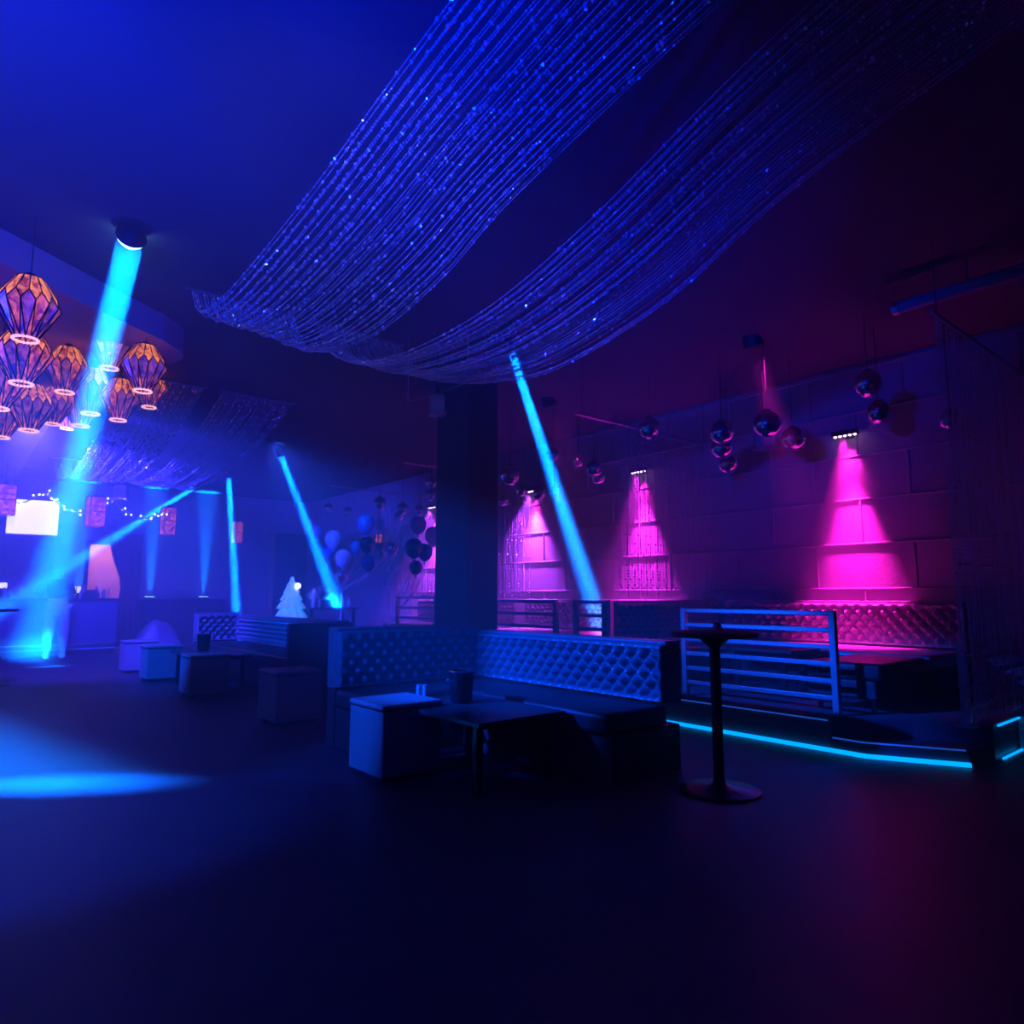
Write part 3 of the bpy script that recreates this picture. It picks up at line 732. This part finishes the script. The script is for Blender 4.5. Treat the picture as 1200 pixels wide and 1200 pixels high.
def monitor(px, py, y, wd, h, label, z0=1.0505):
    p = at(px, py, y=y)
    root = thing('till_screen', label, 'screen', (p.x, y, z0), 0)
    zc = p.z - z0
    obj('casing', MB().box(-wd / 2 - .02, 0, zc - h / 2 - .02, wd / 2 + .02, .04, zc + h / 2 + .02), m_black, root, bevel=.004)
    obj('display', MB().box(-wd / 2, -.004, zc - h / 2, wd / 2, -.0005, zc + h / 2), m_screen, root)
    obj('stand', MB().box(-.04, .01, .01, .04, .03, zc - h / 2 - .019).box(-.08, -.04, 0, .08, .08, .012), m_black, root)
monitor(83, 692, 15.45, .16, .17, 'bright white till screen on the bar left of the lit doorway')
monitor(92, 691, 15.62, .09, .12, 'small second till screen right beside the brighter one')
monitor(2, 686, 15.5, .16, .1, 'small white screen at the left edge of the bar')
tag(obj('till_box', MB().box(-.14, -.08, 0, .14, .1, .1).box(-.1, -.02, .1, .1, .08, .16), m_black, loc=(at(106, 700, y=15.4).x, 15.4, 1.0505), bevel=.008), 'dark till on the bar before the lit doorway', 'till')
# black ledge table at left edge
p = at(-8, 714, t=8.5)
root = thing('bar_table', 'tall dark table whose top juts in at the left edge before the bar', 'table', (p.x, p.y, 0))
obj('table_top', MB().lathe([(1e-5, p.z - .03), (.26, p.z - .03), (.265, p.z), (1e-5, p.z)], 30), m_black, root, smooth=True)
obj('pole', MB().tube([(0, 0, .02), (0, 0, p.z - .03)], .03, 12), m_blackmet, root, smooth=True)
obj('base', MB().lathe([(.23, 0), (.23, .012), (.04, .03)], 24), m_blackmet, root, smooth=True)
# the glowing white panel and the rectangular lanterns above the bar
p = at(39, 606, t=11.6)
root = thing('hanging_screen', 'large glowing white rectangular panel hanging above the bar', 'screen', p, -.10)
obj('panel', MB().box(-.36, -.03, -.29, .36, .03, .29), m_screen, root, bevel=.02, seg=3)
obj('lower_rim', MB().box(-.36, -.035, -.315, .36, .035, -.291), m_white, root, bevel=.008)
for xx in (-.3, .3): obj('cord', MB().tube([(xx, 0, .285), (xx, 0, 3.27 - p.z)], .005, 6), m_cord, root)
def box_lantern(px, py, t, wd, h, label):
    p = at(px, py, t=t); top = 3.27 if under_soffit(p) else CEIL
    root = thing('box_lantern', label, 'lantern', p, .15, 'rectangular lanterns over the bar')
    obj('glass_panels', MB().box(-wd / 2, -wd / 2, -h / 2, wd / 2, wd / 2, h / 2), g_rose, root)
    e = MB(); v = [Vector((a * wd / 2, b * wd / 2, c * h / 2)) for a in (-1, 1) for b in (-1, 1) for c in (-1, 0, .35, 1)]
    for a in range(4): e.tube([v[a * 4], v[a * 4 + 3]], .008, 4)
    for c in range(4):
        for a, b in ((0, 1), (1, 3), (3, 2), (2, 0)): e.tube([v[a * 4 + c], v[b * 4 + c]], .008, 4)
    obj('leading', e, m_lead, root)
    obj('cap', MB().tube([(0, 0, h / 2), (0, 0, h / 2 + .05)], [wd * .4, wd * .1], 8), m_lead, root)
    obj('cord', MB().tube([(0, 0, h / 2), (0, 0, top - p.z)], .005, 6), m_cord, root)
for a in ((5, 586, 11.0, .26, .48, 'rectangular lantern at the left edge beside the glowing panel'), (112, 600, 11.8, .24, .5, 'rectangular lantern right of the glowing white panel'),
          (197, 611, 12.6, .2, .5, 'rectangular lantern at the end of the string of lights'), (278, 624, 15.0, .17, .46, 'rectangular lantern behind the vertical beam'), (444, 631, 14.5, .10, .18, 'tiny far lantern among the balloons')):
    box_lantern(*a)
# tinsel garland with fairy lights
g = [at(*q) for q in ((8, 592, 11.4), (30, 588, 11.5), (52, 578, 11.6), (66, 588, 11.65), (82, 599, 11.7), (100, 602, 11.75), (115, 597, 12.1), (131, 587, 12.3), (145, 598, 12.4), (160, 607, 12.5), (178, 606, 12.55), (193, 600, 12.4))]
path = interp(g, 80)
root = thing('garland', 'sparkling tinsel garland looping between the hanging lanterns over the bar', 'garland', g[0]); o = Vector(root.location)
f = MB(); f.tube([q - o for q in path], .012, 5)
for q in path:
    for _ in range(9):
        d = Vector((R.gauss(0, 1), R.gauss(0, 1), R.gauss(0, 1))).normalized() * R.uniform(.03, .06); s_ = d.orthogonal().normalized() * .006
        f.add([q - o - s_, q - o + s_, q - o + d], [(0, 1, 2)])
obj('tinsel', f, m_bead, root)
f = MB()
for q in path:
    if R.random() < .55:
        f.ball(q - o + Vector((R.gauss(0, .03), R.gauss(0, .03), R.gauss(0, .03))), .018, 6)
o2 = obj('fairy_lights', f, mat('fairy_bulb', (1, 1, 1), .3, emit=(.75, .85, 1), es=6), root); o2['kind'] = 'stuff'
f = MB()
for q in (g[2], g[7]): f.tube([q - o, Vector((q.x - o.x, q.y - o.y, (3.27 if under_soffit(q) else CEIL) - o.z))], .004, 5)
obj('hanger', f, m_cord, root)
# tied back curtain at the doorway
f = MB(); cols = 22; rows = 26
zt, zb = 2.45, .02
ztie = at(142, 684, y=16.8).z
for j in range(rows + 1):
    z = zt + (zb - zt) * j / rows
    xr = at(165, 660, y=16.8).x
    if z > ztie:
        k = (zt - z) / (zt - ztie); xl = at(125, 660, y=16.8).x + (at(142, 684, y=16.8).x - at(125, 660, y=16.8).x) * (1 - math.cos(k * PI / 2)) ** .8
    else:
        k = min(1, (ztie - z) / .25); xl = at(142, 684, y=16.8).x + (at(139, 700, y=16.8).x - at(142, 684, y=16.8).x) * k
    for i in range(cols + 1):
        u = i / cols
        f.v.append((xl + (xr - xl) * u, 16.8 + .035 * math.sin(u * 30) , z))
for j in range(rows):
    for i in range(cols):
        a = j * (cols + 1) + i; f.f.append((a, a + 1, a + cols + 2, a + cols + 1)); f.mi.append(0)
root = thing('door_curtain', 'dark maroon curtain tied back at the right side of the lit doorway', 'curtain', (0, 0, 0))
cl = obj('cloth', f, m_maroon, root, smooth=True)
sm = cl.modifiers.new('thick', 'SOLIDIFY'); sm.thickness = .012
xa, xb = at(122, 660, y=16.8).x, at(167, 660, y=16.8).x
obj('rod', MB().tube([(xa, 16.8, 2.46), (xb, 16.8, 2.46)], .015, 8).tube([(xa, 16.8, 2.46), (xa, 17.0, 2.46)], .01, 6).tube([(xb, 16.8, 2.46), (xb, 17.0, 2.46)], .01, 6), m_steel, root)
obj('tie_band', MB().box(at(141, 684, y=16.76).x, 16.74, ztie - .03, xb - .02, 16.86, ztie + .03), m_maroon, root, bevel=.01)
# glittering fabric heap lit blue in front of the back counter
p = at(185, 740, t=13.2)
f = MB(); nx = 30; ny = 18
for j in range(ny + 1):
    for i in range(nx + 1):
        x = (i / nx - .5) * .82; y = (j / ny - .5) * .5
        h = .68 * max(0, 1 - (2.44 * x) ** 2) ** .5 * max(0, 1 - (4 * y) ** 2) ** .5 * (.9 + .1 * noise.noise(Vector((x * 5, y * 5, 2))))
        f.v.append((x, y, max(0.0, h)))
for j in range(ny):
    for i in range(nx):
        a = j * (nx + 1) + i; f.f.append((a, a + 1, a + nx + 2, a + nx + 1)); f.mi.append(0)
root = thing('sequin_pouffe', 'rounded glittering pouffe lit blue behind the farthest cube', 'pouffe', (p.x, p.y, 0))
obj('cushion', f, mat('sequin_cloth', (.35, .4, .55), .4, .5, bump=.6, bscale=60), root, smooth=True)
f = MB()
for _ in range(90):
    x, y = R.uniform(-.36, .36), R.uniform(-.2, .1)
    h = .68 * max(0, 1 - (2.44 * x) ** 2) ** .5 * max(0, 1 - (4 * y) ** 2) ** .5 * (.9 + .1 * noise.noise(Vector((x * 5, y * 5, 2))))
    q = Matrix.Rotation(R.random() * 6, 3, 'X')
    f.octa(Vector((x, y, h)), .012, q)
s_ = obj('sequins', f, m_bead, root); s_['kind'] = 'stuff'

# ------------------------------------------------------------------ person at the bar, leaning over the counter
def skin_body(name, chains, mt, parent, loc):
    vs = []; es = []; rs = []; idx = {}
    for ch in chains:
        prev = None
        for p, r in ch:
            key = tuple(round(c, 3) for c in p)
            if key not in idx: idx[key] = len(vs); vs.append(p); rs.append(r)
            k = idx[key]
            if prev is not None: es.append((prev, k))
            prev = k
    me = bpy.data.meshes.new(name); me.from_pydata(vs, es, []); me.materials.append(mt)
    o = link(name, me, parent, loc)
    o.modifiers.new('skin', 'SKIN'); 
    sv = me.skin_vertices[0].data
    for k, r in enumerate(rs): sv[k].radius = (r, r) if not isinstance(r, tuple) else r
    sv[0].use_root = True
    sb = o.modifiers.new('sub', 'SUBSURF'); sb.levels = 1; sb.render_levels = 2
    return o
p = at(50, 764, z=0)
root = thing('person', 'person seen from behind leaning over the bar, dark top and pale trousers', 'person', (p.x, 14.72, 0))
skinm = mat('skin', (.55, .36, .28), .5)
pel = (0, 0, .92)
body = [[(pel, .15), ((0, .06, 1.04), .14), ((0, .2, 1.2), .15), ((0, .36, 1.31), .15), ((0, .46, 1.36), .07), ((0, .54, 1.4), .06)]]
for sg in (-1, 1):
    body.append([(pel, .15), ((.1 * sg, 0, .86), .115), ((.115 * sg, -.03, .48), .075), ((.12 * sg, -.05, .1), .05), ((.12 * sg, -.02, .05), .045), ((.13 * sg, .12, .03), .03)])
    body.append([((0, .36, 1.31), .15), ((.19 * sg, .36, 1.31), .07), ((.27 * sg, .42, 1.14), .05), ((.2 * sg, .62, 1.11), .038), ((.17 * sg, .7, 1.09), .03)])
skin_body('body', body, skinm, root, (0, 0, 0))
hd = MB().ball((0, .6, 1.5), .105, 20, 1.2)
hd.ball((0, .7, 1.47), .02, 8)
for sg in (-1, 1): hd.ball((sg * .105, .6, 1.49), .025, 8, 1.4)
for sg in (-1, 1):
    for k in range(4):
        hd.tube([(.17 * sg + (k - 1.5) * .018, .72, 1.085), (.17 * sg + (k - 1.5) * .02, .77, 1.075), (.17 * sg + (k - 1.5) * .021, .795 + .008 * (k % 2), 1.066)], .008, 6)
    hd.tube([(.145 * sg, .69, 1.085), (.125 * sg, .72, 1.075), (.12 * sg, .745, 1.068)], .009, 6)
obj('head_and_hands', hd, skinm, root, smooth=True)
obj('hair', MB().lathe([(.118, -.06), (.122, 0), (.112, .07), (.075, .125), (1e-5, .145)], 20, (0, .585, 1.5)), mat('dark_hair', (.02, .015, .012), .5), root, smooth=True)
top_ = [[((0, .0, .98), .165), ((0, .06, 1.06), .158), ((0, .2, 1.21), .168), ((0, .36, 1.32), .165), ((0, .43, 1.35), .09)]]
for sg in (-1, 1): top_.append([((0, .36, 1.32), .165), ((.19 * sg, .36, 1.315), .085), ((.27 * sg, .42, 1.14), .063), ((.215 * sg, .58, 1.115), .05)])
skin_body('jacket', top_, mat('dark_jacket', (.015, .018, .03), .7), root, (0, 0, 0))
trs = []
for sg in (-1, 1): trs.append([((0, 0, .93), .168), ((.1 * sg, -.005, .85), .13), ((.115 * sg, -.03, .48), .095), ((.12 * sg, -.05, .12), .075)])
skin_body('trousers', trs, mat('pale_trousers', (.40, .45, .55), .8), root, (0, 0, 0))
for sg in (-1, 1):
    obj('shoe', MB().box(.12 * sg - .048, -.1, 0, .12 * sg + .048, .17, .075), mat('shoe_leather', (.6, .6, .62), .5), root, bevel=.03, seg=3)

# ------------------------------------------------------------------ balloons and party table
def balloon(px, py, wpx, t, key, label, anchor, shape=1.2):
    p = at(px, py, t=t); r = wpx / 2 * t / FL
    root = thing('balloon', label, 'balloon', p, 0, 'party balloons left of the pillar')
    prof = []
    for i in range(17):
        a = PI * i / 16; rr = r * math.sin(a); z = -math.cos(a) * r
        if z < 0: z *= shape * 1.12; rr *= (1 - .14 * (-math.cos(a)) ** 2)
        prof.append((max(rr, 1e-6), z))
    obj('skin', MB().lathe(prof, 24), m_bal[key], root, smooth=True)
    zb = -r * shape * 1.12
    obj('knot', MB().lathe([(1e-6, zb + .01), (.012, zb - .012), (.022, zb - .03), (1e-6, zb - .022)], 10), m_bal[key], root, smooth=True)
    a = Vector(anchor) - p
    obj('ribbon', MB().tube(interp([(0, 0, zb - .02), (a.x * .25 + .02, a.y * .25, zb + (a.z - zb) * .35), (a.x * .8, a.y * .8, zb + (a.z - zb) * .75), a], 10), .004, 4), m_white, root)
A1 = (5.6, 11.6, .33); A2 = (5.5, 9.9, .33)
def weight(p, label):
    root = thing('balloon_weight', label, 'weight', (p[0], p[1], .2375))
    obj('body', MB().lathe([(.07, 0), (.08, .03), (.03, .11), (1e-5, .115)], 14), m_bal['silver'], root, smooth=True)
    obj('pole', MB().tube([(0, 0, .1), (0, 0, .92)], .012, 8), mat('ribbon_bundle', (.7, .75, .85), .5), root, smooth=True)
weight(A1, 'balloon weight with a pale stem under the blue balloons'); 
root = thing('balloon_weight', 'balloon weight on the platform under the black balloons', 'weight', (A2[0], A2[1], .2375))
obj('body', MB().lathe([(.07, 0), (.08, .03), (.03, .095), (1e-5, .098)], 14), m_bal['silver'], root, smooth=True)
A1t = (5.6, 11.6, 1.155)
for a in ((429, 613, 21, 'blue', 'tallest blue balloon, alone at the top of its bunch'), (391, 631, 20, 'pale', 'pale blue balloon between the beam and the tallest balloon'), (402, 653, 19, 'pale', 'pale blue balloon lowest of the left group'),
          (371, 623, 16, 'purple', 'dull balloon half behind the slanting beam'), (432, 659, 17, 'navy', 'glossy navy balloon above the pale stem'), (430, 637, 17, 'black', 'black balloon right under the tallest blue one'),
          (417, 641, 14, 'blue', 'small shiny blue balloon left of the black one'), (400, 674, 13, 'silver', 'silver foil balloon hanging lowest at the left'), (385, 645, 15, 'blue', 'blue balloon in the edge of the slanting beam'),
          (447, 645, 14, 'silver', 'speckled clear balloon right of the black one, upper'), (459, 642, 15, 'silver', 'speckled clear balloon farthest right in the blue bunch')):
    balloon(a[0], a[1], a[2], 12.3 if a[0] in (417, 385, 447) else 11.9, a[3], a[4], A1t)
for a in ((490, 614, 19, 'purple', 'dim purple balloon highest beside the pillar'), (508, 627, 20, 'pink', 'bright pink balloon half hidden by the pillar'), (485, 641, 21, 'black', 'big black balloon left of the pillar'),
          (498, 646, 18, 'navy', 'dark blue balloon behind the black one at the pillar'), (487, 664, 15, 'black', 'small black foil balloon lowest beside the pillar')):
    balloon(a[0], a[1], a[2], {490: 10.8, 508: 10.9, 485: 10.4, 498: 10.75}.get(a[0], 10.55), a[3], a[4], (5.5, 9.9, .335))
# ruffled white tiered centrepiece and the table behind the sofa
p = at(341, 715, t=12.0)
root = thing('ruffled_tree', 'white tiered ruffled tree decoration with cyan light put in as glow, behind the dark sofa', 'decoration', (p.x, p.y, 0))
x0 = .0
prof = []
f = MB(); n = 48
tiers = [(.70, .26), (.88, .225), (1.03, .18), (1.15, .13), (1.25, .09), (1.33, .04)]
vs = []; rings = []
for i, (z, r) in enumerate(tiers):
    nz = tiers[i + 1][0] if i + 1 < len(tiers) else z + .1
    for kk, (zz, rr) in enumerate(((z, r), (z + (nz - z) * .35, r * .93), (nz - .005, r * .62))):
        rings.append((zz, rr, .13 if kk == 0 else .07))
for zz, rr, am in rings:
    for k in range(n):
        a = 2 * PI * k / n; q = rr * (1 + am * math.sin(11 * a + zz * 9)); f.v.append((q * math.cos(a), q * math.sin(a), zz + .012 * math.sin(11 * a)))
for i in range(len(rings) - 1):
    for k in range(n): f.f.append((i * n + k, i * n + (k + 1) % n, (i + 1) * n + (k + 1) % n, (i + 1) * n + k)); f.mi.append(0)
f.f.append(tuple(range(n - 1, -1, -1))); f.mi.append(0); f.f.append(tuple(range((len(rings) - 1) * n, len(rings) * n))); f.mi.append(0)
obj('ruffles', f, mat('ruffle_painted_glow', (.8, .85, .9), .7, emit=(.06, .5, 1.0), es=.5), root, smooth=True)  # light falling on the ruffles is put into their emission
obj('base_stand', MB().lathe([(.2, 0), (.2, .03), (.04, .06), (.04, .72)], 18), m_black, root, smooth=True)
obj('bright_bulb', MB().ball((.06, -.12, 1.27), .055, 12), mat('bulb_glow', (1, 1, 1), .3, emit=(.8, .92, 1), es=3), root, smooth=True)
p = at(376, 712, t=12.4)
root = thing('party_table', 'dark table behind the sofa carrying a white bouquet', 'table', (p.x, p.y, 0))
tz = at(376, 712, t=12.4).z
obj('table_top', MB().box(-.35, -.3, tz - .04, .6, .3, tz), m_wood_dk, root, bevel=.006)
for xx in (-.28, .53):
    for yy in (-.24, .24): obj('leg', MB().box(xx - .025, yy - .025, 0, xx + .025, yy + .025, tz - .04), m_blackmet, root)
root2 = thing('bouquet', 'white feathery bouquet in the slanting blue beam', 'flowers', (p.x, p.y, tz + .0005))
obj('vase', MB().lathe([(.05, 0), (.06, .02), (.045, .12), (.055, .16), (1e-5, .05)], 16), m_bot, root2, smooth=True)
f = MB()
for _ in range(260):
    d = Vector((R.gauss(0, 1), R.gauss(0, 1), abs(R.gauss(.4, .8)))).normalized() * R.uniform(.12, .27); b0 = Vector((0, 0, .15))
    s_ = d.orthogonal().normalized() * .016
    f.add([b0 + d * .3 - s_ * .3, b0 + d * .75 - s_, b0 + d * 1.1, b0 + d * .75 + s_], [(0, 1, 2, 3)])
pl = obj('plumes', f, m_white, root2); pl['kind'] = 'stuff'
for k, px in enumerate((363, 390, 398, 405)):
    q = at(px, 716, t=12.2)
    root = thing('bottle', ('bottle left of the white bouquet', 'lit bottle first right of the white bouquet', 'lit bottle second right of the white bouquet', 'pale bottle at the right end of the party table')[k], 'bottle', (p.x + (-.22, .2, .32, .45)[k], p.y - .18, tz + .0005))
    h = (.34, .2, .26, .18)[k]
    obj('body', MB().lathe([(.036, 0), (.04, .01), (.04, h * .6), (.015, h * .75), (.014, h * .94), (1e-5, h * .94)], 12), m_bot, root, smooth=True)
    obj('cap', MB().lathe([(.017, h * .94), (.017, h), (1e-5, h)], 10), m_chrome, root, smooth=True)
